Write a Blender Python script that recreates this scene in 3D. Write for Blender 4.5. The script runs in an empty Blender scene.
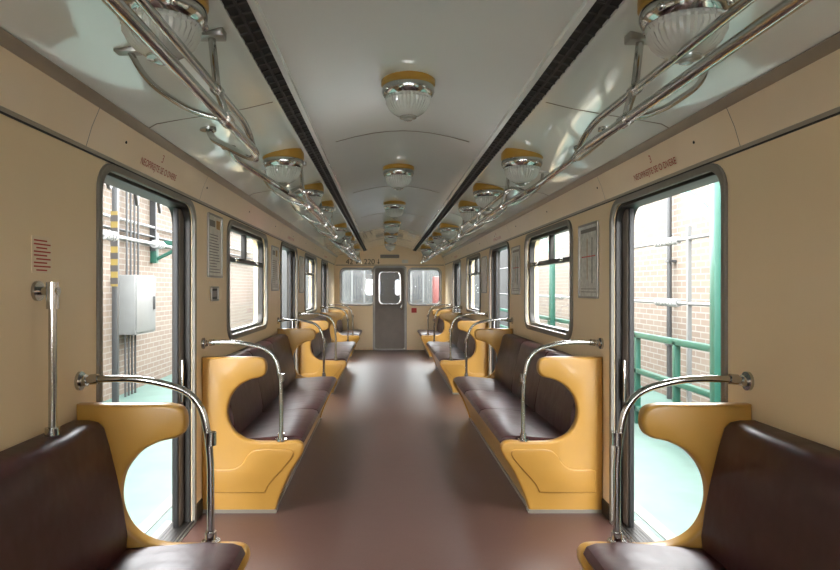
import bpy, bmesh, math, random
from mathutils import Vector, Matrix
random.seed(4)
SC = bpy.context.scene

# ------------------------------------------------------------ materials
def lin(c):
    return tuple(((v/255)/12.92 if v/255 <= 0.04045 else (((v/255)+0.055)/1.055)**2.4) for v in c)

def mat(name, rgb, rough=0.5, metal=0.0, var=0.06, scale=6.0, bump=0.0, bscale=60.0, spec=0.5, coat=0.0, emit=0.0, k=1.0):
    m = bpy.data.materials.new(name); m.use_nodes = True
    nt = m.node_tree; b = nt.nodes['Principled BSDF']
    c = tuple(v*k for v in lin(rgb))
    b.inputs['Roughness'].default_value = rough
    b.inputs['Metallic'].default_value = metal
    b.inputs['Specular IOR Level'].default_value = spec
    b.inputs['Coat Weight'].default_value = coat
    b.inputs['Coat Roughness'].default_value = 0.06
    tc = nt.nodes.new('ShaderNodeTexCoord')
    n = nt.nodes.new('ShaderNodeTexNoise'); n.inputs['Scale'].default_value = scale
    n.inputs['Detail'].default_value = 4
    nt.links.new(tc.outputs['Object'], n.inputs['Vector'])
    r = nt.nodes.new('ShaderNodeValToRGB')
    r.color_ramp.elements[0].position = 0.3; r.color_ramp.elements[1].position = 0.7
    r.color_ramp.elements[0].color = (*[max(0, v*(1-var)) for v in c], 1)
    r.color_ramp.elements[1].color = (*[min(1, v*(1+var)) for v in c], 1)
    nt.links.new(n.outputs['Fac'], r.inputs['Fac'])
    nt.links.new(r.outputs['Color'], b.inputs['Base Color'])
    if bump:
        n2 = nt.nodes.new('ShaderNodeTexNoise'); n2.inputs['Scale'].default_value = bscale
        nt.links.new(tc.outputs['Object'], n2.inputs['Vector'])
        bp = nt.nodes.new('ShaderNodeBump'); bp.inputs['Strength'].default_value = bump
        bp.inputs['Distance'].default_value = 0.01
        nt.links.new(n2.outputs['Fac'], bp.inputs['Height'])
        nt.links.new(bp.outputs['Normal'], b.inputs['Normal'])
    return m

KX = 0.145   # light balance put into exterior colours: dimmed so the strong sky doesn't overexpose them
M = {}
M['wall'] = mat('cream_laminate', (236, 213, 175), 0.38, var=0.03, scale=2, coat=0.1)
M['band'] = mat('cream_band', (234, 214, 182), 0.33, var=0.03, scale=2, coat=0.2)
M['ceil'] = mat('glossy_ceiling_paint', (234, 239, 236), 0.16, var=0.02, scale=1.5, coat=0.7, bump=0.10, bscale=2.5)
M['yellow'] = mat('mustard_fibreglass', (174, 130, 57), 0.34, var=0.05, scale=4, coat=0.15)
M['yellow_in'] = mat('mustard_inset', (170, 126, 54), 0.36, var=0.05, scale=4)
M['maroon'] = mat('maroon_vinyl', (60, 25, 27), 0.36, var=0.12, scale=8, bump=0.5, bscale=7)
M['chrome'] = mat('chrome', (188, 186, 183), 0.13, metal=1.0, var=0.03)
M['steel'] = mat('brushed_steel', (160, 157, 152), 0.35, metal=0.9, var=0.08)
M['darksteel'] = mat('dark_frame', (50, 47, 44), 0.4, metal=0.5)
M['black'] = mat('black_rubber', (20, 19, 19), 0.6)
M['grey'] = mat('grey_trim', (120, 114, 105), 0.4)
M['strip'] = mat('cornice_strip', (158, 148, 132), 0.35)
M['slat'] = mat('vent_slat', (42, 40, 38), 0.5)
M['brass'] = mat('amber_lamp_ring', (172, 130, 50), 0.35, metal=0.1)
M['opal'] = mat('ribbed_lamp_glass', (190, 191, 184), 0.06, coat=1.0)
M['opal2'] = mat('lamp_glass_finial', (140, 140, 132), 0.06, coat=1.0)
M['doorgrey'] = mat('taupe_door_paint', (118, 109, 101), 0.4)
M['red'] = mat('red_ink', (176, 60, 44), 0.6)
M['darkink'] = mat('dark_ink', (34, 30, 28), 0.6)
M['paper'] = mat('poster_paper', (216, 212, 200), 0.4, var=0.10, scale=14)
M['paper2'] = mat('poster_map', (205, 206, 198), 0.4, var=0.2, scale=30)
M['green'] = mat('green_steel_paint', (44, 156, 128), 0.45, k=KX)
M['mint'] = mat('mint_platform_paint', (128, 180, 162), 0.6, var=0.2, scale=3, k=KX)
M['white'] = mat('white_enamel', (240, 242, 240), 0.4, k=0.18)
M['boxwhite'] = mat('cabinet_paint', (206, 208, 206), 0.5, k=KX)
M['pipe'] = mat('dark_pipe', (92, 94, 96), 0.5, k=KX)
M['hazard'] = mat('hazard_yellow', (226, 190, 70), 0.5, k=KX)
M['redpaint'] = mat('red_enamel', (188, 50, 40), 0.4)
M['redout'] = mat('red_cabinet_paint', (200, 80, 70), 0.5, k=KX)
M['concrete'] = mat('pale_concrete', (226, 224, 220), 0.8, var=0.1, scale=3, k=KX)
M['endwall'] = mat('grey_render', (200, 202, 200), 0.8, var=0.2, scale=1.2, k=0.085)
M['floor'] = mat('brown_linoleum', (72, 51, 45), 0.34, var=0.12, scale=120, bump=0.05, bscale=8, spec=0.42)
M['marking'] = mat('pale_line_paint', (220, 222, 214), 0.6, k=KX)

def brick_mat():
    m = bpy.data.materials.new('tan_brick'); m.use_nodes = True
    nt = m.node_tree; b = nt.nodes['Principled BSDF']; b.inputs['Roughness'].default_value = 0.85
    tc = nt.nodes.new('ShaderNodeTexCoord'); s = nt.nodes.new('ShaderNodeSeparateXYZ')
    ad = nt.nodes.new('ShaderNodeMath'); ad.operation = 'ADD'
    c = nt.nodes.new('ShaderNodeCombineXYZ')
    nt.links.new(tc.outputs['Object'], s.inputs[0])
    nt.links.new(s.outputs['X'], ad.inputs[0]); nt.links.new(s.outputs['Y'], ad.inputs[1])
    nt.links.new(ad.outputs[0], c.inputs['X']); nt.links.new(s.outputs['Z'], c.inputs['Y'])
    k = nt.nodes.new('ShaderNodeTexBrick')
    k.inputs['Scale'].default_value = 1
    k.inputs['Brick Width'].default_value = 0.26; k.inputs['Row Height'].default_value = 0.085
    k.inputs['Mortar Size'].default_value = 0.009
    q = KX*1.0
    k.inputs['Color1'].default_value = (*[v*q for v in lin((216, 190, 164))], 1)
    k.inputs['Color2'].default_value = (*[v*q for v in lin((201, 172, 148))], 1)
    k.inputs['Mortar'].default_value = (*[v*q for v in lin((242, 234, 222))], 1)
    nt.links.new(c.outputs[0], k.inputs['Vector'])
    nt.links.new(k.outputs['Color'], b.inputs['Base Color'])
    return m
M['brick'] = brick_mat()

def glass_mat(name, tint, gl=0.06):
    m = bpy.data.materials.new(name); m.use_nodes = True
    nt = m.node_tree; nt.nodes.clear()
    o = nt.nodes.new('ShaderNodeOutputMaterial'); mx = nt.nodes.new('ShaderNodeMixShader')
    t = nt.nodes.new('ShaderNodeBsdfTransparent'); g = nt.nodes.new('ShaderNodeBsdfGlossy')
    t.inputs['Color'].default_value = (*tint, 1); g.inputs['Roughness'].default_value = 0.02
    mx.inputs['Fac'].default_value = gl
    nt.links.new(t.outputs[0], mx.inputs[1]); nt.links.new(g.outputs[0], mx.inputs[2])
    nt.links.new(mx.outputs[0], o.inputs['Surface'])
    return m
M['glass'] = glass_mat('window_glass', (0.97, 0.98, 0.975), 0.05)
M['darkglass'] = glass_mat('smoked_glass', (0.36, 0.38, 0.40), 0.12)

# ------------------------------------------------------------ mesh builder
class B:
    def __init__(self, name):
        self.name = name; self.bm = bmesh.new(); self.mats = []
    def mi(self, m):
        if m not in self.mats: self.mats.append(m)
        return self.mats.index(m)
    def merge(self, bm2, m):
        bmesh.ops.recalc_face_normals(bm2, faces=bm2.faces[:])
        i = self.mi(m)
        for f in bm2.faces: f.material_index = i; f.smooth = True
        me = bpy.data.meshes.new('tmp'); bm2.to_mesh(me); bm2.free()
        self.bm.from_mesh(me); bpy.data.meshes.remove(me)
    def box(self, lo, hi, m, bev=0.0):
        b = bmesh.new(); bmesh.ops.create_cube(b, size=1)
        for v in b.verts:
            v.co = Vector([(lo[k]+hi[k])/2 + v.co[k]*(hi[k]-lo[k]) for k in range(3)])
        if bev: bmesh.ops.bevel(b, geom=b.edges[:], offset=bev, segments=2, affect='EDGES', profile=0.5)
        self.merge(b, m)
    def tube(self, pts, r, m, n=12, caps=True):
        pts = [Vector(p) for p in pts]
        b = bmesh.new(); rings = []; nrm = None
        for i, p in enumerate(pts):
            t = (pts[min(i+1, len(pts)-1)] - pts[max(i-1, 0)]).normalized()
            if nrm is None:
                a = Vector((0, 0, 1)) if abs(t.z) < 0.9 else Vector((1, 0, 0))
                nrm = (a - t*a.dot(t)).normalized()
            else:
                nrm = (nrm - t*nrm.dot(t)).normalized()
            bn = t.cross(nrm)
            rr = r[i] if isinstance(r, (list, tuple)) else r
            rings.append([b.verts.new(p + (nrm*math.cos(2*math.pi*k/n) + bn*math.sin(2*math.pi*k/n))*rr) for k in range(n)])
        for i in range(len(rings)-1):
            for k in range(n):
                b.faces.new((rings[i][k], rings[i][(k+1) % n], rings[i+1][(k+1) % n], rings[i+1][k]))
        if caps:
            b.faces.new(rings[0][::-1]); b.faces.new(rings[-1])
        self.merge(b, m)
    def ball(self, c, r, m, sc=(1, 1, 1)):
        b = bmesh.new(); bmesh.ops.create_uvsphere(b, u_segments=16, v_segments=10, radius=r)
        for v in b.verts: v.co = Vector((v.co.x*sc[0], v.co.y*sc[1], v.co.z*sc[2])) + Vector(c)
        self.merge(b, m)
    def lathe(self, prof, c, m, n=32, ribs=0, ramp=0.0):
        b = bmesh.new(); rings = []
        for (r, z) in prof:
            ring = []
            for k in range(n):
                a = 2*math.pi*k/n
                rr = r*(1+ramp*(1 if (k % 2) else -1)) if ribs else r
                ring.append(b.verts.new((c[0]+rr*math.cos(a), c[1]+rr*math.sin(a), c[2]+z)))
            rings.append(ring)
        for i in range(len(rings)-1):
            for k in range(n):
                b.faces.new((rings[i][k], rings[i][(k+1) % n], rings[i+1][(k+1) % n], rings[i+1][k]))
        b.faces.new(rings[0]); b.faces.new(rings[-1])
        self.merge(b, m)
    def plate(self, outer, holes, th, fn, m, bev=0.0):
        cu = bpy.data.curves.new('c', 'CURVE'); cu.dimensions = '2D'; cu.fill_mode = 'BOTH'
        for poly in [outer]+holes:
            s = cu.splines.new('POLY'); s.points.add(len(poly)-1)
            for i, p in enumerate(poly): s.points[i].co = (p[0], p[1], 0, 1)
            s.use_cyclic_u = True
        cu.extrude = max(th/2-bev, 0.0001)
        if bev:
            cu.bevel_depth = bev; cu.bevel_resolution = 2; cu.offset = -bev
        self._curve(cu, fn, m)
    def _curve(self, cu, fn, m):
        ob = bpy.data.objects.new('c', cu); SC.collection.objects.link(ob)
        dg = bpy.context.evaluated_depsgraph_get(); dg.update()
        me = bpy.data.meshes.new_from_object(ob.evaluated_get(dg))
        b = bmesh.new(); b.from_mesh(me)
        bmesh.ops.remove_doubles(b, verts=b.verts[:], dist=0.00005)
        for v in b.verts: v.co = Vector(fn(v.co.x, v.co.y, v.co.z))
        bpy.data.objects.remove(ob); bpy.data.meshes.remove(me)
        self.merge(b, m)
    def text(self, s, size, fn, m):
        cu = bpy.data.curves.new('t', 'FONT'); cu.body = s; cu.size = size
        cu.align_x = 'CENTER'; cu.align_y = 'CENTER'; cu.extrude = 0.0005
        self._curve(cu, fn, m)
    def extr(self, prof, y0, y1, m, closed=True, fn=None, bev=0):
        b = bmesh.new()
        a = [b.verts.new((p[0], y0, p[1])) for p in prof]; c = [b.verts.new((p[0], y1, p[1])) for p in prof]
        n = len(prof)
        for i in range(n if closed else n-1):
            b.faces.new((a[i], a[(i+1) % n], c[(i+1) % n], c[i]))
        if closed:
            f1 = b.faces.new(a[::-1]); f2 = b.faces.new(c)
            if bev:
                es = list(f1.edges)+list(f2.edges)
                bmesh.ops.bevel(b, geom=es, offset=bev, segments=3, affect='EDGES', profile=0.5)
        self.merge(b, m)
    def done(self, ang=35):
        me = bpy.data.meshes.new(self.name); self.bm.to_mesh(me); self.bm.free()
        for m in self.mats: me.materials.append(M[m])
        me.set_sharp_from_angle(angle=math.radians(ang))
        ob = bpy.data.objects.new(self.name, me); SC.collection.objects.link(ob)
        return ob

def rrect(a0, b0, a1, b1, r, n=8, corners=(1, 1, 1, 1)):
    pts = []
    for (ca, cb, st, on) in ((a1-r, b1-r, 0, corners[0]), (a0+r, b1-r, 90, corners[1]), (a0+r, b0+r, 180, corners[2]), (a1-r, b0+r, 270, corners[3])):
        if on:
            for k in range(n+1):
                t = math.radians(st+90*k/n); pts.append((ca+r*math.cos(t), cb+r*math.sin(t)))
        else:
            sa = 1 if st in (0, 270) else -1; sb = 1 if st in (0, 90) else -1
            pts.append((ca+sa*r, cb+sb*r))
    return pts

def catmull(pts, n=5):
    out = []
    P = [pts[0]]+list(pts)+[pts[-1]]
    for i in range(1, len(P)-2):
        p0, p1, p2, p3 = [Vector(p) for p in P[i-1:i+3]]
        for k in range(n):
            t = k/n
            out.append(tuple(0.5*((2*p1)+(-p0+p2)*t+(2*p0-5*p1+4*p2-p3)*t*t+(-p0+3*p1-3*p2+p3)*t**3)))
    out.append(tuple(pts[-1])); return out

def fillet(pts, r, n=7):
    pts = [Vector(p) for p in pts]; out = [pts[0]]
    for i in range(1, len(pts)-1):
        a, p, c = pts[i-1], pts[i], pts[i+1]
        rr = min(r, (a-p).length*0.49, (c-p).length*0.49)
        s = p+(a-p).normalized()*rr; e = p+(c-p).normalized()*rr
        for k in range(n+1):
            t = k/n; out.append(s*(1-t)**2+p*2*t*(1-t)+e*t*t)
    out.append(pts[-1]); return out

# ------------------------------------------------------------ dimensions
W = 1.28; Y0 = -4.2; Y1 = 14.3; ZW = 1.975
DOORS = [(-1.87, -0.63), (2.54, 3.78), (6.95, 8.19), (11.36, 12.60)]
WINS = [(0.20, 1.69), (4.61, 6.10), (9.02, 10.51)]
PROF = [(1.28, 1.975), (1.255, 2.06), (1.215, 2.155)]
CEIL = [(1.215, 2.155), (1.16, 2.185), (1.05, 2.205), (0.9, 2.228), (0.75, 2.255), (0.6, 2.292), (0.56, 2.303), (0.52, 2.315), (0.42, 2.35), (0.3, 2.382), (0.18, 2.406), (0.08, 2.417), (0, 2.42)]
def zc(x):
    x = abs(x)
    for (a, za), (b, zb) in zip(CEIL[:-1], CEIL[1:]):
        if b <= x <= a: return zb+(za-zb)*(x-b)/(a-b)
    return 2.155

b = B('floor'); b.box((-1.42, Y0-0.1, -0.1), (1.42, Y1+0.1, 0), 'floor'); b.done()

for s, nm in ((-1, 'left'), (1, 'right')):
    b = B('wall_'+nm)
    holes = [rrect(d0, 0.002, d1, 1.93, 0.11, corners=(1, 1, 0, 0)) for d0, d1 in DOORS]
    holes += [rrect(w0, 1.065, w1, 1.92, 0.12) for w0, w1 in WINS]
    b.plate([(Y0, -0.1), (Y1, -0.1), (Y1, ZW), (Y0, ZW)], holes, 0.12, lambda a, c, t, s=s: (s*(W+0.06+t), a, c), 'wall')
    b.done()
    b = B('baseboard_'+nm)
    segs = [(Y0, DOORS[0][0])]+[(DOORS[i][1], DOORS[i+1][0]) for i in range(3)]+[(DOORS[3][1], Y1)]
    for a0, a1 in segs:
        b.box((min(s*(W-0.012), s*W), a0+0.04, 0.0), (max(s*(W-0.012), s*W), a1-0.04, 0.09), 'darksteel')
    b.done()
    b = B('trim_cornice_'+nm)
    b.extr([(s*x, z) for x, z in PROF], Y0, Y1, 'band', closed=False)
    b.extr([(s*1.283, 1.968), (s*1.274, 1.968), (s*1.271, 1.980), (s*1.28, 1.986)], Y0, Y1, 'strip')
    b.extr([(s*1.283, 1.961), (s*1.277, 1.961), (s*1.276, 1.968), (s*1.28, 1.970)], Y0, Y1, 'darksteel')
    b.extr([(s*1.235, 2.128), (s*1.212, 2.138), (s*1.19, 2.160), (s*1.20, 2.176), (s*1.225, 2.16)], Y0, Y1, 'strip')
    b.extr([(s*1.240, 2.120), (s*1.232, 2.119), (s*1.226, 2.131), (s*1.235, 2.135)], Y0, Y1, 'darksteel')
    y = -3.47
    while y < 14:
        b.ball((s*1.2497, y, 2.072), 0.0075, 'darkink', sc=(0.5, 1, 1))
        y += 1.24
    for (d0, d1) in DOORS:
        for yy in (d0-0.12, d1+0.12):
            b.extr([(s*x-s*0.001, z) for x, z in PROF], yy-0.002, yy+0.002, 'grey', closed=False)
    b.done()
    for i, (d0, d1) in enumerate(DOORS):
        b = B('door_frame')
        o = rrect(d0-0.028, -0.0, d1+0.028, 1.958, 0.13, corners=(1, 1, 0, 0))
        h = rrect(d0+0.004, 0.004, d1-0.004, 1.926, 0.108, corners=(1, 1, 0, 0))
        b.plate(o, [h], 0.02, lambda a, c, t, s=s: (s*(W-0.004+t), a, c), 'grey', bev=0.004)
        o = rrect(d0-0.001, 0.001, d1+0.001, 1.931, 0.11, corners=(1, 1, 0, 0))
        h = rrect(d0+0.018, 0.010, d1-0.018, 1.912, 0.1, corners=(1, 1, 0, 0))
        b.plate(o, [h], 0.11, lambda a, c, t, s=s: (s*(W+0.068+t), a, c), 'darksteel', bev=0.003)
        b.done()
        b = B('door_%d' % (i+1+(4 if s > 0 else 0)))
        for (e0, e1, dr) in ((d1-0.10, d1-0.02, -1), (d0+0.02, d0+0.045, 1)):
            xl = sorted((s*(W+0.05), s*(W+0.085)))
            b.box((xl[0], e0, 0.012), (xl[1], e1, 1.90), 'doorgrey', 0.003)
            ye = e0 if dr < 0 else e1
            b.box((xl[0]+0.004, min(ye, ye+dr*0.018), 0.012), (xl[1]-0.004, max(ye, ye+dr*0.018), 1.90), 'black', 0.004)
            if dr < 0:
                b.box((min(s*(W+0.035), s*(W+0.05)), e0+0.02, 0.75), (max(s*(W+0.035), s*(W+0.05)), e0+0.045, 1.0), 'chrome', 0.004)
        b.done()
        b = B('door_sill')
        x0, x1 = sorted((s*(W-0.02), s*(W+0.17)))
        b.box((x0, d0-0.01, 0.0), (x1, d1+0.01, 0.008), 'steel', 0.002)
        for k in range(6):
            xx = s*(W-0.005+k*0.022)
            b.box((xx-0.004, d0, 0.007), (xx+0.004, d1, 0.013), 'darksteel')
        b.done()
        b = B('door_warning_lettering')
        cy = (d0+d1)/2
        def fn(a, c, t, s=s, cy=cy): return (s*(1.262-c*0.30-0.004), cy+(a if s < 0 else -a), 2.03+c)
        b.text('NEOPIREJTE SE O DVERE', 0.045, fn, 'red')
        def fn2(a, c, t, s=s, cy=cy): return (s*(1.262-(c+0.055)*0.30-0.004), cy+(a if s < 0 else -a), 2.085+c)
        b.text(str(4-i if s < 0 else i+2), 0.055, fn2, 'red')
        b.done()
    for i, (w0, w1) in enumerate(WINS):
        b = B('window_%d' % (i+1+(3 if s > 0 else 0)))
        o = rrect(w0-0.03, 1.035, w1+0.03, 1.95, 0.14); h = rrect(w0+0.012, 1.077, w1-0.012, 1.908, 0.11)
        b.plate(o, [h], 0.024, lambda a, c, t, s=s: (s*(W-0.004+t), a, c), 'grey', bev=0.005)
        o = rrect(w0+0.0, 1.066, w1-0.0, 1.919, 0.12); h = rrect(w0+0.035, 1.10, w1-0.035, 1.885, 0.09)
        b.plate(o, [h], 0.05, lambda a, c, t, s=s: (s*(W+0.05+t), a, c), 'darksteel', bev=0.004)
        xa, xb = sorted((s*(W+0.028), s*(W+0.07)))
        b.box((xa, w0+0.02, 1.635), (xb, w1-0.02, 1.675), 'darksteel', 0.004)
        cm = (w0+w1)/2
        b.box((xa, cm-0.02, 1.66), (xb, cm+0.02, 1.90), 'darksteel', 0.004)
        for yy in (w0+0.35, w1-0.35):
            b.box((min(s*(W+0.005), s*(W+0.03)), yy-0.03, 1.645), (max(s*(W+0.005), s*(W+0.03)), yy+0.03, 1.665), 'chrome', 0.003)
        b.plate(rrect(w0+0.03, 1.09, w1-0.03, 1.89, 0.1), [], 0.004, lambda a, c, t, s=s: (s*(W+0.055+t), a, c), 'glass')
        b.done()

b = B('ceiling')
full = CEIL + [(-x, z) for x, z in CEIL[-2::-1]]
b.extr(full, Y0, Y1, 'ceil', closed=False)
for y in (-0.3, 1.8, 3.9, 6.0, 8.1, 10.2, 12.3):
    pr = [(x, z) for x, z in full if abs(x) <= 0.5]
    b.plate([(x, z-0.003) for x, z in pr]+[(x, z+0.002) for x, z in pr[::-1]], [], 0.010, lambda a, c, t, y=y: (a, y+t, c), 'grey')
    for sg in (-1, 1):
        pr = [(sg*x, z) for x, z in CEIL if x >= 0.6]
        b.plate([(x, z-0.002) for x, z in pr]+[(x, z+0.002) for x, z in pr[::-1]], [], 0.007, lambda a, c, t, y=y: (a, y+1.05+t, c), 'grey')
b.done()

for s in (-1, 1):
    b = B('ceiling_air_vent')
    def pf(x, dz): return (s*x, zc(x)+dz)
    b.extr([pf(0.60, 0), pf(0.60, -0.012), pf(0.52, -0.012), pf(0.52, 0)], Y0, Y1, 'black')
    for x in (0.515, 0.56, 0.605):
        wd = 0.010 if x != 0.56 else 0.004
        b.extr([pf(x-wd, 0), pf(x-wd, -0.020), pf(x+wd, -0.020), pf(x+wd, 0)], Y0, Y1, 'ceil' if x != 0.56 else 'slat')
    y = Y0+0.05
    while y < Y1:
        p0 = (s*0.522, zc(0.522)-0.017); p1 = (s*0.598, zc(0.598)-0.017)
        b.extr([(p0[0], p0[1]+0.006), p0, p1, (p1[0], p1[1]+0.006)], y, y+0.012, 'slat')
        y += 0.07
    b.done()

def arch():
    return [(W, 0.0), (W, 1.975), (1.255, 2.06)] + full + [(-1.255, 2.06), (-W, 1.975), (-W, 0.0)]
b = B('wall_front')
EW = [(-1.13, -0.37), (0.43, 1.17)]
holes = [rrect(x0, 1.05, x1, 1.87, 0.11) for x0, x1 in EW]+[rrect(-0.35, 0.02, 0.35, 1.90, 0.06)]
b.plate(arch(), holes, 0.08, lambda a, c, t: (a, Y1+0.04+t, c), 'wall'); b.done()
b = B('wall_back'); b.plate(arch(), [rrect(x0, 1.05, x1, 1.87, 0.11) for x0, x1 in EW], 0.08, lambda a, c, t: (a, Y0-0.04+t, c), 'wall'); b.done()
for i, (x0, x1) in enumerate(EW):
    b = B('window_%d' % (7+i))
    b.plate(rrect(x0-0.03, 1.02, x1+0.03, 1.90, 0.13), [rrect(x0+0.015, 1.065, x1-0.015, 1.855, 0.1)], 0.03, lambda a, c, t: (a, Y1-0.005+t, c), 'steel', bev=0.006)
    b.plate(rrect(x0, 1.051, x1, 1.869, 0.11), [rrect(x0+0.03, 1.08, x1-0.03, 1.84, 0.09)], 0.04, lambda a, c, t: (a, Y1+0.04+t, c), 'black')
    b.plate(rrect(x0+0.02, 1.07, x1-0.02, 1.85, 0.1), [], 0.004, lambda a, c, t: (a, Y1+0.04+t, c), 'glass')
    b.done()
b = B('door_9')
b.plate(rrect(-0.39, 0.0, 0.39, 1.94, 0.08, corners=(1, 1, 0, 0)), [rrect(-0.34, 0.03, 0.34, 1.895, 0.06, corners=(1, 1, 0, 0))], 0.04, lambda a, c, t: (a, Y1-0.008+t, c), 'steel', bev=0.006)
b.plate(rrect(-0.345, 0.025, 0.345, 1.897, 0.06), [rrect(-0.24, 1.06, 0.24, 1.80, 0.1)], 0.04, lambda a, c, t: (a, Y1+0.03+t, c), 'doorgrey', bev=0.005)
b.plate(rrect(-0.265, 1.035, 0.265, 1.825, 0.12), [rrect(-0.225, 1.075, 0.225, 1.785, 0.09)], 0.02, lambda a, c, t: (a, Y1+0.005+t, c), 'chrome', bev=0.005)
b.plate(rrect(-0.25, 1.05, 0.25, 1.81, 0.1), [], 0.005, lambda a, c, t: (a, Y1+0.03+t, c), 'darkglass')
b.box((0.25, Y1-0.045, 0.93), (0.29, Y1+0.012, 1.05), 'chrome', 0.006)
b.tube([(0.27, Y1-0.04, 0.99), (0.16, Y1-0.04, 0.99)], 0.009, 'chrome')
b.plate(rrect(-0.26, 0.2, 0.26, 0.95, 0.05), [], 0.01, lambda a, c, t: (a, Y1+0.008+t, c), 'doorgrey', bev=0.003)
b.done()
b = B('carriage_number_lettering')
b.text('42', 0.17, lambda a, c, t: (a-0.93, Y1-0.004+t, 2.03+c), 'darkink')
b.text('220', 0.17, lambda a, c, t: (a-0.47, Y1-0.004+t, 2.03+c), 'darkink')
for xx in (-0.76, -0.26):
    b.plate([(xx-0.03, 2.02), (xx+0.03, 2.02), (xx, 1.98)], [], 0.003, lambda a, c, t: (a, Y1-0.003+t, c), 'darkink')
    b.plate([(xx-0.008, 2.02), (xx+0.008, 2.02), (xx+0.008, 2.09), (xx-0.008, 2.09)], [], 0.003, lambda a, c, t: (a, Y1-0.003+t, c), 'darkink')
b.plate(rrect(0.28, 2.0, 0.42, 2.08, 0.01), [], 0.006, lambda a, c, t: (a, Y1-0.003+t, c), 'paper')
b.plate(rrect(-0.22, 2.12, 0.22, 2.2, 0.02), [], 0.01, lambda a, c, t: (a, Y1-0.004+t, c), 'grey')
b.done()
b = B('trim_front')
b.extr([(-1.25, 1.965), (1.25, 1.965), (1.25, 1.95), (-1.25, 1.95)], Y1-0.012, Y1+0.001, 'grey'); b.done()
b = B('fire_notice'); b.plate(rrect(0.50, 0.86, 0.62, 0.97, 0.008), [], 0.006, lambda a, c, t: (a, Y1-0.003+t, c), 'redpaint'); b.done()

# ------------------------------------------------------------ benches
SHELL = catmull([(0.47, 0.0), (0.50, 0.10), (0.565, 0.25), (0.635, 0.36), (0.652, 0.41), (0.635, 0.445), (0.58, 0.455), (0.45, 0.450), (0.31, 0.458),
                 (0.225, 0.50), (0.178, 0.57), (0.165, 0.65), (0.185, 0.735), (0.24, 0.805), (0.31, 0.845), (0.385, 0.865), (0.412, 0.895), (0.414, 0.945), (0.395, 0.978), (0.35, 0.99)], 6)
SHELL = [(0.002, 0.0)]+SHELL+[(0.002, 0.99)]
INSET = catmull([(0.41, 0.13), (0.44, 0.19), (0.53, 0.29), (0.585, 0.36), (0.58, 0.40), (0.52, 0.405), (0.36, 0.405), (0.30, 0.37), (0.26, 0.31), (0.20, 0.28), (0.10, 0.28)], 4)
INSET = [(0.05, 0.13)]+INSET+[(0.05, 0.27)]
BT = 0.065
def hoop(s, y, parent):
    g = B('grab_rail')
    f = lambda u, z, dy=0: (s*(W-u), y+dy, z)
    path = fillet([f(0.004, 1.075), f(0.06, 1.082), f(0.24, 1.085), f(0.46, 1.03), f(0.505, 0.82), f(0.505, 0.458)], 0.13, 8)
    g.tube(path, 0.0135, 'chrome', 14)
    g.tube([f(0.001, 1.075), f(0.012, 1.075)], 0.036, 'chrome', 18)
    g.tube([f(0.012, 1.075), f(0.03, 1.078)], 0.022, 'chrome', 16)
    g.tube([f(0.505, 0.454), f(0.505, 0.466)], 0.036, 'chrome', 18)
    g.tube([f(0.505, 0.466), f(0.505, 0.50)], 0.021, 'chrome', 16)
    g.tube([f(0.505, 0.83), f(0.505, 0.88)], 0.021, 'chrome', 16)
    g.tube([f(0.045, 1.08), f(0.075, 1.083)], 0.02, 'chrome', 16)
    g.done().parent = parent

def bench(s, y0, y1, ends=(1, 1), hoops=(1, 1)):
    b = B('bench_seat')
    X = lambda u: s*(W-u)
    for on, y, inn in ((ends[0], y0, 1), (ends[1], y1, -1)):
        if not on: continue
        yc = y+inn*BT/2
        b.plate(SHELL, [], BT, lambda a, c, t, yc=yc: (X(a), yc+t, c), 'yellow', bev=0.016)
        b.plate(INSET, [], BT+0.016, lambda a, c, t, yc=yc: (X(a), yc+t, c), 'yellow_in', bev=0.008)
        b.plate([(0.01, 0.0), (0.478, 0.0), (0.482, 0.022), (0.01, 0.022)], [], BT+0.008, lambda a, c, t, yc=yc: (X(a), yc+t, c), 'grey')
    a0 = y0+(BT if ends[0] else 0); a1 = y1-(BT if ends[1] else 0)
    b.extr([(X(0.01), 0.0), (X(0.455), 0.0), (X(0.485), 0.10), (X(0.545), 0.25), (X(0.61), 0.36), (X(0.615), 0.405), (X(0.01), 0.405)], a0-0.002, a1+0.002, 'yellow')
    b.extr([(X(0.455), 0.0), (X(0.470), 0.0), (X(0.475), 0.025), (X(0.455), 0.025)], a0, a1, 'grey')
    n = max(1, round((a1-a0)/0.92)); L = (a1-a0)/n
    for k in range(n):
        c0 = a0+k*L+0.003; c1 = a0+(k+1)*L-0.003
        sp = [(0.12, 0.400), (0.60, 0.400), (0.635, 0.412), (0.648, 0.435), (0.635, 0.462), (0.60, 0.474), (0.50, 0.474), (0.35, 0.462), (0.22, 0.452), (0.12, 0.46)]
        b.extr([(X(u), z) for u, z in sp], c0, c1, 'maroon', bev=0.012)
        bp = [(0.006, 0.44), (0.20, 0.44), (0.205, 0.50), (0.188, 0.60), (0.162, 0.72), (0.135, 0.83), (0.118, 0.905), (0.095, 0.928), (0.06, 0.935), (0.006, 0.935)]
        b.extr([(X(u), z) for u, z in bp], c0, c1, 'maroon', bev=0.012)
    o = b.done()
    if hoops[0]: hoop(s, y0+BT/2, o)
    if hoops[1]: hoop(s, y1-BT/2, o)

for s in (-1, 1):
    bench(s, -0.40, 2.40)
    bench(s, 3.94, 6.78)
    bench(s, 8.35, 11.19)
    bench(s, 12.76, 14.28, ends=(1, 0), hoops=(1, 0))
    bench(s, -4.18, -2.05, ends=(0, 1), hoops=(0, 1))

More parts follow.
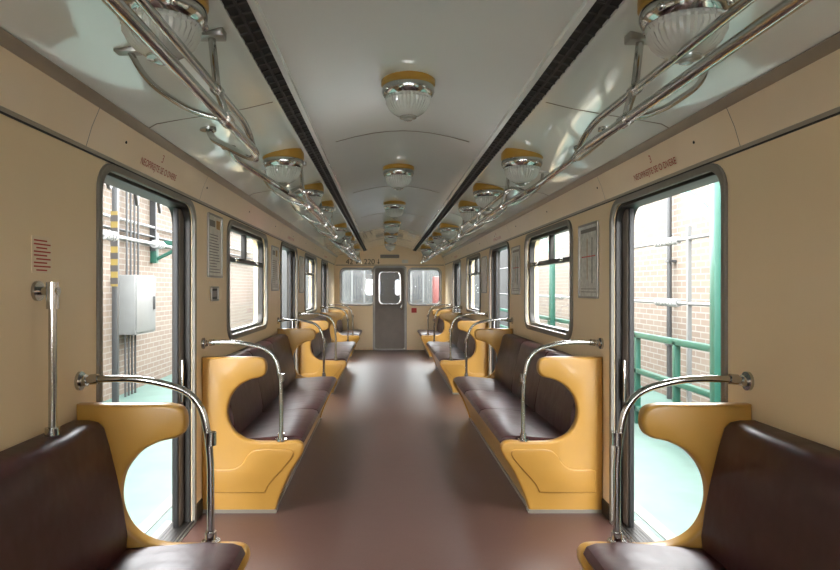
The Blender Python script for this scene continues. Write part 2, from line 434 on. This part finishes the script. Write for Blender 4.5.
# ------------------------------------------------------------ lamps
def lamp(x, y):
    z = zc(x)
    b = B('ceiling_lamp')
    c = (x, y, z)
    b.lathe([(0.124, 0.03), (0.128, -0.008), (0.128, -0.028), (0.120, -0.036), (0.06, -0.036)], c, 'brass', 40)
    b.lathe([(0.105, -0.034), (0.122, -0.036), (0.125, -0.046), (0.125, -0.060), (0.119, -0.074), (0.110, -0.084), (0.09, -0.084)], c, 'chrome', 40)
    pr = [(0.104, -0.080), (0.108, -0.092), (0.102, -0.098), (0.104, -0.112), (0.094, -0.130), (0.092, -0.136), (0.076, -0.154), (0.052, -0.170), (0.040, -0.176)]
    b.lathe(pr, c, 'opal', 72, ribs=1, ramp=0.024)
    b.lathe([(0.042, -0.174), (0.040, -0.182), (0.022, -0.186), (0.018, -0.194), (0.006, -0.197)], c, 'opal2', 24)
    for k in range(4):
        a = k*math.pi/2+0.6
        b.ball((x+0.122*math.cos(a), y+0.122*math.sin(a), z-0.064), 0.012, 'chrome')
    b.done()
for y in (-3.4, -1.25, 0.85, 2.95, 5.05, 7.15, 9.25, 11.35, 13.45): lamp(0, y)
for s in (-1, 1):
    for y in (-2.4, -0.3, 1.75, 3.85, 5.1, 6.1, 8.2, 9.5, 10.4, 12.6): lamp(s*0.74, y)

# ------------------------------------------------------------ overhead rails
def rail(s, y0, y1, brs):
    b = B('overhead_handrail')
    xm = -0.635 if s < 0 else 0.685
    zm = 1.985; xu = xm+s*0.03; zu = 2.085; xe = s*0.98; ze = zc(0.98)
    R = 0.0165
    b.tube(fillet([(xe, y0, ze+0.005), (xe-s*0.03, y0+0.03, ze-0.06), (xm+s*0.08, y0+0.22, zm+0.03), (xm, y0+0.5, zm), (xm, y1-0.5, zm), (xm+s*0.08, y1-0.22, zm+0.03), (xe-s*0.03, y1-0.03, ze-0.06), (xe, y1, ze+0.005)], 0.14, 7), R, 'chrome', 14)
    b.tube(fillet([(xm+s*0.05, y0+0.28, zm+0.02), (xu, y0+0.55, zu), (xu, y1-0.55, zu), (xm+s*0.05, y1-0.28, zm+0.02)], 0.2, 7), R*0.8, 'chrome', 12)
    for yy in (y0, y1):
        b.tube([(xe, yy, ze+0.004), (xe, yy, ze-0.012)], 0.04, 'chrome', 18)
    for yb in brs:
        b.tube(fillet([(xm, yb, zm), (xm+s*0.01, yb, zm+0.05), (xu, yb, zu), (xu+s*0.02, yb, zc(xu+s*0.02)+0.004)], 0.03, 4), 0.013, 'chrome', 12)
        b.box((xu+s*0.02-0.045, yb-0.028, zc(xu)-0.022), (xu+s*0.02+0.045, yb+0.028, zc(xu)+0.012), 'steel', 0.005)
        b.tube(fillet([(xm, yb, zm), (xm+s*0.12, yb, zm+0.03), (xm+s*0.26, yb, 2.11), (s*0.96, yb, zc(0.96)+0.004)], 0.08, 5), 0.010, 'chrome', 12)
        b.box((s*0.96-0.04, yb-0.022, zc(0.96)-0.014), (s*0.96+0.04, yb+0.022, zc(0.96)+0.01), 'steel', 0.004)
        b.tube([(xm, yb-0.028, zm), (xm, yb+0.028, zm)], R+0.006, 'chrome', 16)
        b.tube([(xu, yb-0.02, zu), (xu, yb+0.02, zu)], R+0.003, 'chrome', 16)
    b.done()
for s in (-1, 1):
    rail(s, -1.0, 3.05, (-0.2, 0.95, 2.05))
    rail(s, 3.45, 7.35, (4.2, 5.4, 6.6))
    rail(s, 7.8, 11.7, (8.6, 9.8, 10.9))
    rail(s, 12.0, 14.1, (12.7, 13.5))

b = B('wall_grab_pole')
px = -W+0.055; py = 2.08
b.tube([(px, py, 0.938), (px, py, 1.44)], 0.013, 'chrome', 14)
b.tube([(-W+0.001, py, 1.42), (px+0.02, py, 1.42)], 0.014, 'chrome', 12)
b.tube([(-W+0.0005, py, 1.42), (-W+0.012, py, 1.42)], 0.034, 'chrome', 16)
b.tube([(px, py, 1.36), (px, py, 1.45)], 0.02, 'chrome', 14)
b.tube([(px, py, 0.937), (px, py, 0.962)], 0.024, 'chrome', 14)
b.done()

def poster(nm, s, y0, y1, z0, z1, m='paper', frame='steel', rows=()):
    b = B(nm)
    b.plate(rrect(y0, z0, y1, z1, 0.012), [rrect(y0+0.014, z0+0.014, y1-0.014, z1-0.014, 0.004)], 0.014, lambda a, c, t: (s*(W-0.008+t), a, c), frame, bev=0.003)
    b.plate(rrect(y0+0.005, z0+0.005, y1-0.005, z1-0.005, 0.004), [], 0.005, lambda a, c, t: (s*(W-0.0035+t), a, c), m)
    for (f0, f1, g0, g1, mm) in rows:
        ya = y0+(y1-y0)*f0; yb = y0+(y1-y0)*f1; za = z0+(z1-z0)*g0; zb = z0+(z1-z0)*g1
        b.box((min(s*(W-0.0075), s*(W-0.005)), ya, za), (max(s*(W-0.0075), s*(W-0.005)), yb, zb), mm)
    b.done()
random.seed(2)
lines = [(0.12, random.uniform(0.6, 0.88), 0.08+0.045*k, 0.095+0.045*k, 'grey') for k in range(14)]+[(0.12, 0.5, 0.80, 0.90, 'grey'), (0.6, 0.85, 0.78, 0.92, 'yellow_in')]
poster('framed_notice', -1, 4.07, 4.42, 1.50, 1.93, 'paper', rows=lines)
poster('door_control_plate', -1, 4.14, 4.32, 1.34, 1.44, 'darkink', rows=[(0.2, 0.8, 0.3, 0.7, 'grey')])
rows = [(0.1, 0.9, 0.88, 0.93, 'grey'), (0.15, 0.85, 0.55, 0.565, 'redpaint'), (0.3, 0.32, 0.2, 0.8, 'green'), (0.55, 0.57, 0.25, 0.8, 'yellow_in'), (0.12, 0.9, 0.12, 0.13, 'grey'), (0.12, 0.9, 0.08, 0.09, 'grey')]
poster('framed_route_map', 1, 4.02, 4.42, 1.36, 1.87, 'paper2', rows=rows)
poster('framed_route_map', 1, 6.36, 6.76, 1.36, 1.87, 'paper2', rows=rows)
poster('framed_notice', -1, 6.36, 6.76, 1.40, 1.87, 'paper', rows=lines)
poster('framed_notice', 1, 8.45, 8.85, 1.36, 1.87, 'paper')
poster('framed_notice', -1, 8.45, 8.85, 1.36, 1.87, 'paper')
b = B('red_notice_sticker')
b.plate(rrect(2.05, 1.48, 2.17, 1.605, 0.006), [], 0.003, lambda a, c, t: (-(W-0.0015+t), a, c), 'band')
for k in range(9):
    b.box((-W+0.0025, 2.06 if k % 3 else 2.075, 1.488+k*0.0125), (-W+0.004, 2.162 if k % 2 else 2.14, 1.493+k*0.0125), 'red')
b.done()

# ------------------------------------------------------------ exterior
b = B('ground'); b.box((-12, -10, -0.32), (12, 30, -0.16), 'mint')
b.box((-1.75, -8, -0.161), (-1.66, 20, -0.155), 'marking'); b.box((1.66, -8, -0.161), (1.75, 20, -0.155), 'marking'); b.done()
b = B('brick_wall'); b.box((-4.4, -6, -0.16), (-4.05, 26, 3.3), 'brick'); b.box((-4.45, -6, 3.3), (-4.0, 26, 3.38), 'concrete'); b.done()
b = B('brick_wall'); b.box((4.05, -6, -0.16), (4.4, 26, 3.4), 'brick'); b.box((4.0, -6, 3.4), (4.45, 26, 3.48), 'concrete'); b.done()
b = B('depot_end_wall'); b.box((-4.0, 20, -0.16), (4.0, 20.3, 3.2), 'endwall')
for xx in (-2.4, -1.2, 0.3, 1.9):
    b.box((xx, 19.95, 0.9), (xx+0.85, 20.0, 2.1), 'boxwhite'); b.box((xx+0.06, 19.93, 0.96), (xx+0.4, 19.95, 2.04), 'pipe'); b.box((xx+0.46, 19.93, 0.96), (xx+0.79, 19.95, 2.04), 'pipe')
b.done()
b = B('red_cabinet'); b.box((1.25, 17.2, -0.16), (1.75, 17.8, 1.75), 'redout', 0.03); b.box((1.28, 17.18, 0.0), (1.72, 17.2, 1.68), 'redout', 0.01); b.box((1.62, 17.15, 0.8), (1.66, 17.18, 1.0), 'chrome'); b.done()

b = B('electrical_cabinet')
b.box((-4.049, 8.95, 0.75), (-3.72, 9.75, 1.62), 'boxwhite', 0.015)
b.box((-3.72, 8.98, 0.78), (-3.705, 9.72, 1.59), 'boxwhite', 0.006)
b.box((-3.705, 9.62, 1.1), (-3.68, 9.66, 1.3), 'pipe', 0.004)
for k in range(4):
    b.tube([(-3.9, 9.05+k*0.12, 0.76), (-3.9, 9.05+k*0.12, -0.16)], 0.016, 'pipe', 8)
    b.tube([(-3.9, 9.1+k*0.14, 1.6), (-3.9, 9.1+k*0.14, 3.2)], 0.016, 'pipe', 8)
b.done()
b = B('cable_conduit')
for z in (2.15, 2.28, 2.44, 2.9):
    b.tube([(-3.98, 3.0, z), (-3.98, 18, z)], 0.022, 'pipe' if z != 2.44 else 'white', 8)
for y in (7.0, 8.1, 10.4, 12.0, 14.0):
    b.box((-4.049, y-0.02, 2.05), (-3.95, y+0.02, 3.0), 'pipe')
b.done()
b = B('hanging_cable')
for k in range(7):
    y0 = 6.0+k*0.75
    b.tube(catmull([(-2.9, y0, 3.0), (-2.95, y0+0.3, 2.62-0.1*(k % 3)), (-3.05, y0+0.6, 2.5-0.08*(k % 2)), (-3.2, y0+1.0, 2.62), (-3.3, y0+1.3, 2.9)], 6), 0.02, 'darkink', 8)
b.tube([(-2.9, 5.0, 2.98), (-2.9, 13, 2.98)], 0.03, 'pipe', 8)
b.tube([(-3.3, 5.0, 2.9), (-3.3, 13, 2.9)], 0.03, 'pipe', 8)
b.done()
b = B('steel_gantry')
for y in (7.95, 12.8):
    b.box((-3.60, y-0.035, -0.16), (-3.53, y+0.035, 3.5), 'pipe', 0.006)
    b.box((-3.61, y-0.04, 1.45), (-3.52, y-0.036, 2.41), 'hazard')
    for k in range(6):
        b.box((-3.612, y-0.043, 1.48+k*0.16), (-3.518, y-0.0395, 1.56+k*0.16), 'darkink')
b.box((-3.62, 6.0, 3.05), (-3.52, 16, 3.15), 'pipe')
b.done()
b = B('green_beam_bracket')
b.box((-4.049, 10.4, 2.1), (-2.9, 10.52, 2.22), 'green', 0.005)
b.box((-4.049, 10.4, 1.85), (-3.95, 10.52, 2.35), 'green', 0.005)
b.box((-2.98, 10.4, 1.95), (-2.9, 10.52, 2.32), 'green', 0.005)
b.tube([(-4.0, 10.46, 1.9), (-3.5, 10.46, 2.14)], 0.03, 'green', 6)
b.done()
b = B('insulator_rail')
b.tube([(-3.2, 5.5, 2.02), (-3.2, 11, 2.02)], 0.02, 'white', 10)
for y in (6.8, 8.3, 9.8):
    for k in range(4): b.tube([(-3.2, y+k*0.08, 2.02), (-3.2, y+0.04+k*0.08, 2.02)], 0.055, 'white', 12)
b.done()

b = B('green_railing')
for z, r in ((0.88, 0.032), (0.46, 0.028), (0.02, 0.028)):
    b.box((2.83, -2, z-r), (2.89, 16, z+r), 'green', 0.005)
for y in (0.5, 2.2, 3.9, 5.3, 6.32, 7.3, 9.4, 11.2, 13):
    b.box((2.83, y-0.03, -0.16), (2.89, y+0.03, 0.89), 'green', 0.005)
b.done()
b = B('green_steel_portal')
for y in (5.33, 10.6):
    b.box((2.70, y-0.04, -0.16), (2.79, y+0.04, 3.0), 'green', 0.005)
    b.box((2.71, y, 2.55), (2.78, y+3.0, 2.63), 'green', 0.005)
    b.tube([(2.745, y, 2.0), (2.745, y+0.95, 2.58)], 0.045, 'green', 6)
b.done()
b = B('drain_pipe')
for y in (8.9, 13.3):
    b.tube([(3.97, y, -0.16), (3.97, y, 3.3)], 0.035, 'pipe', 10)
    for z in (0.6, 1.8, 3.0): b.box((3.93, y-0.06, z), (4.049, y+0.06, z+0.03), 'pipe')
b.done()
b = B('insulated_bus_bar')
for z in (1.97, 1.26):
    b.tube([(3.2, 3.5, z), (3.2, 18, z)], 0.02, 'boxwhite', 10)
    for y in (5.7, 7.0, 9.0, 11.6, 13.5):
        for k in range(7): b.tube([(3.2, y+k*0.08, z), (3.2, y+0.06+k*0.08, z)], 0.045, 'white', 12)
for y in (6.75, 10.0, 14.0):
    b.box((3.18, y-0.02, -0.16), (3.22, y+0.02, 2.1), 'boxwhite')
b.done()

# ------------------------------------------------------------ light
w = bpy.data.worlds.new('overcast_sky'); SC.world = w; w.use_nodes = True
bg = w.node_tree.nodes['Background']
bg.inputs['Color'].default_value = (0.95, 0.98, 1.0, 1); bg.inputs['Strength'].default_value = 25

cam = bpy.data.cameras.new('camera'); co = bpy.data.objects.new('camera', cam); SC.collection.objects.link(co)
co.location = (-0.11, 0, 1.43); co.rotation_euler = (math.radians(90), 0, 0)
cam.sensor_width = 36; cam.lens = 36*620/840; cam.shift_x = 35/840; cam.shift_y = 3/840; cam.clip_start = 0.02
SC.camera = co
SC.view_settings.view_transform = 'Standard'
SC.view_settings.exposure = 0.0
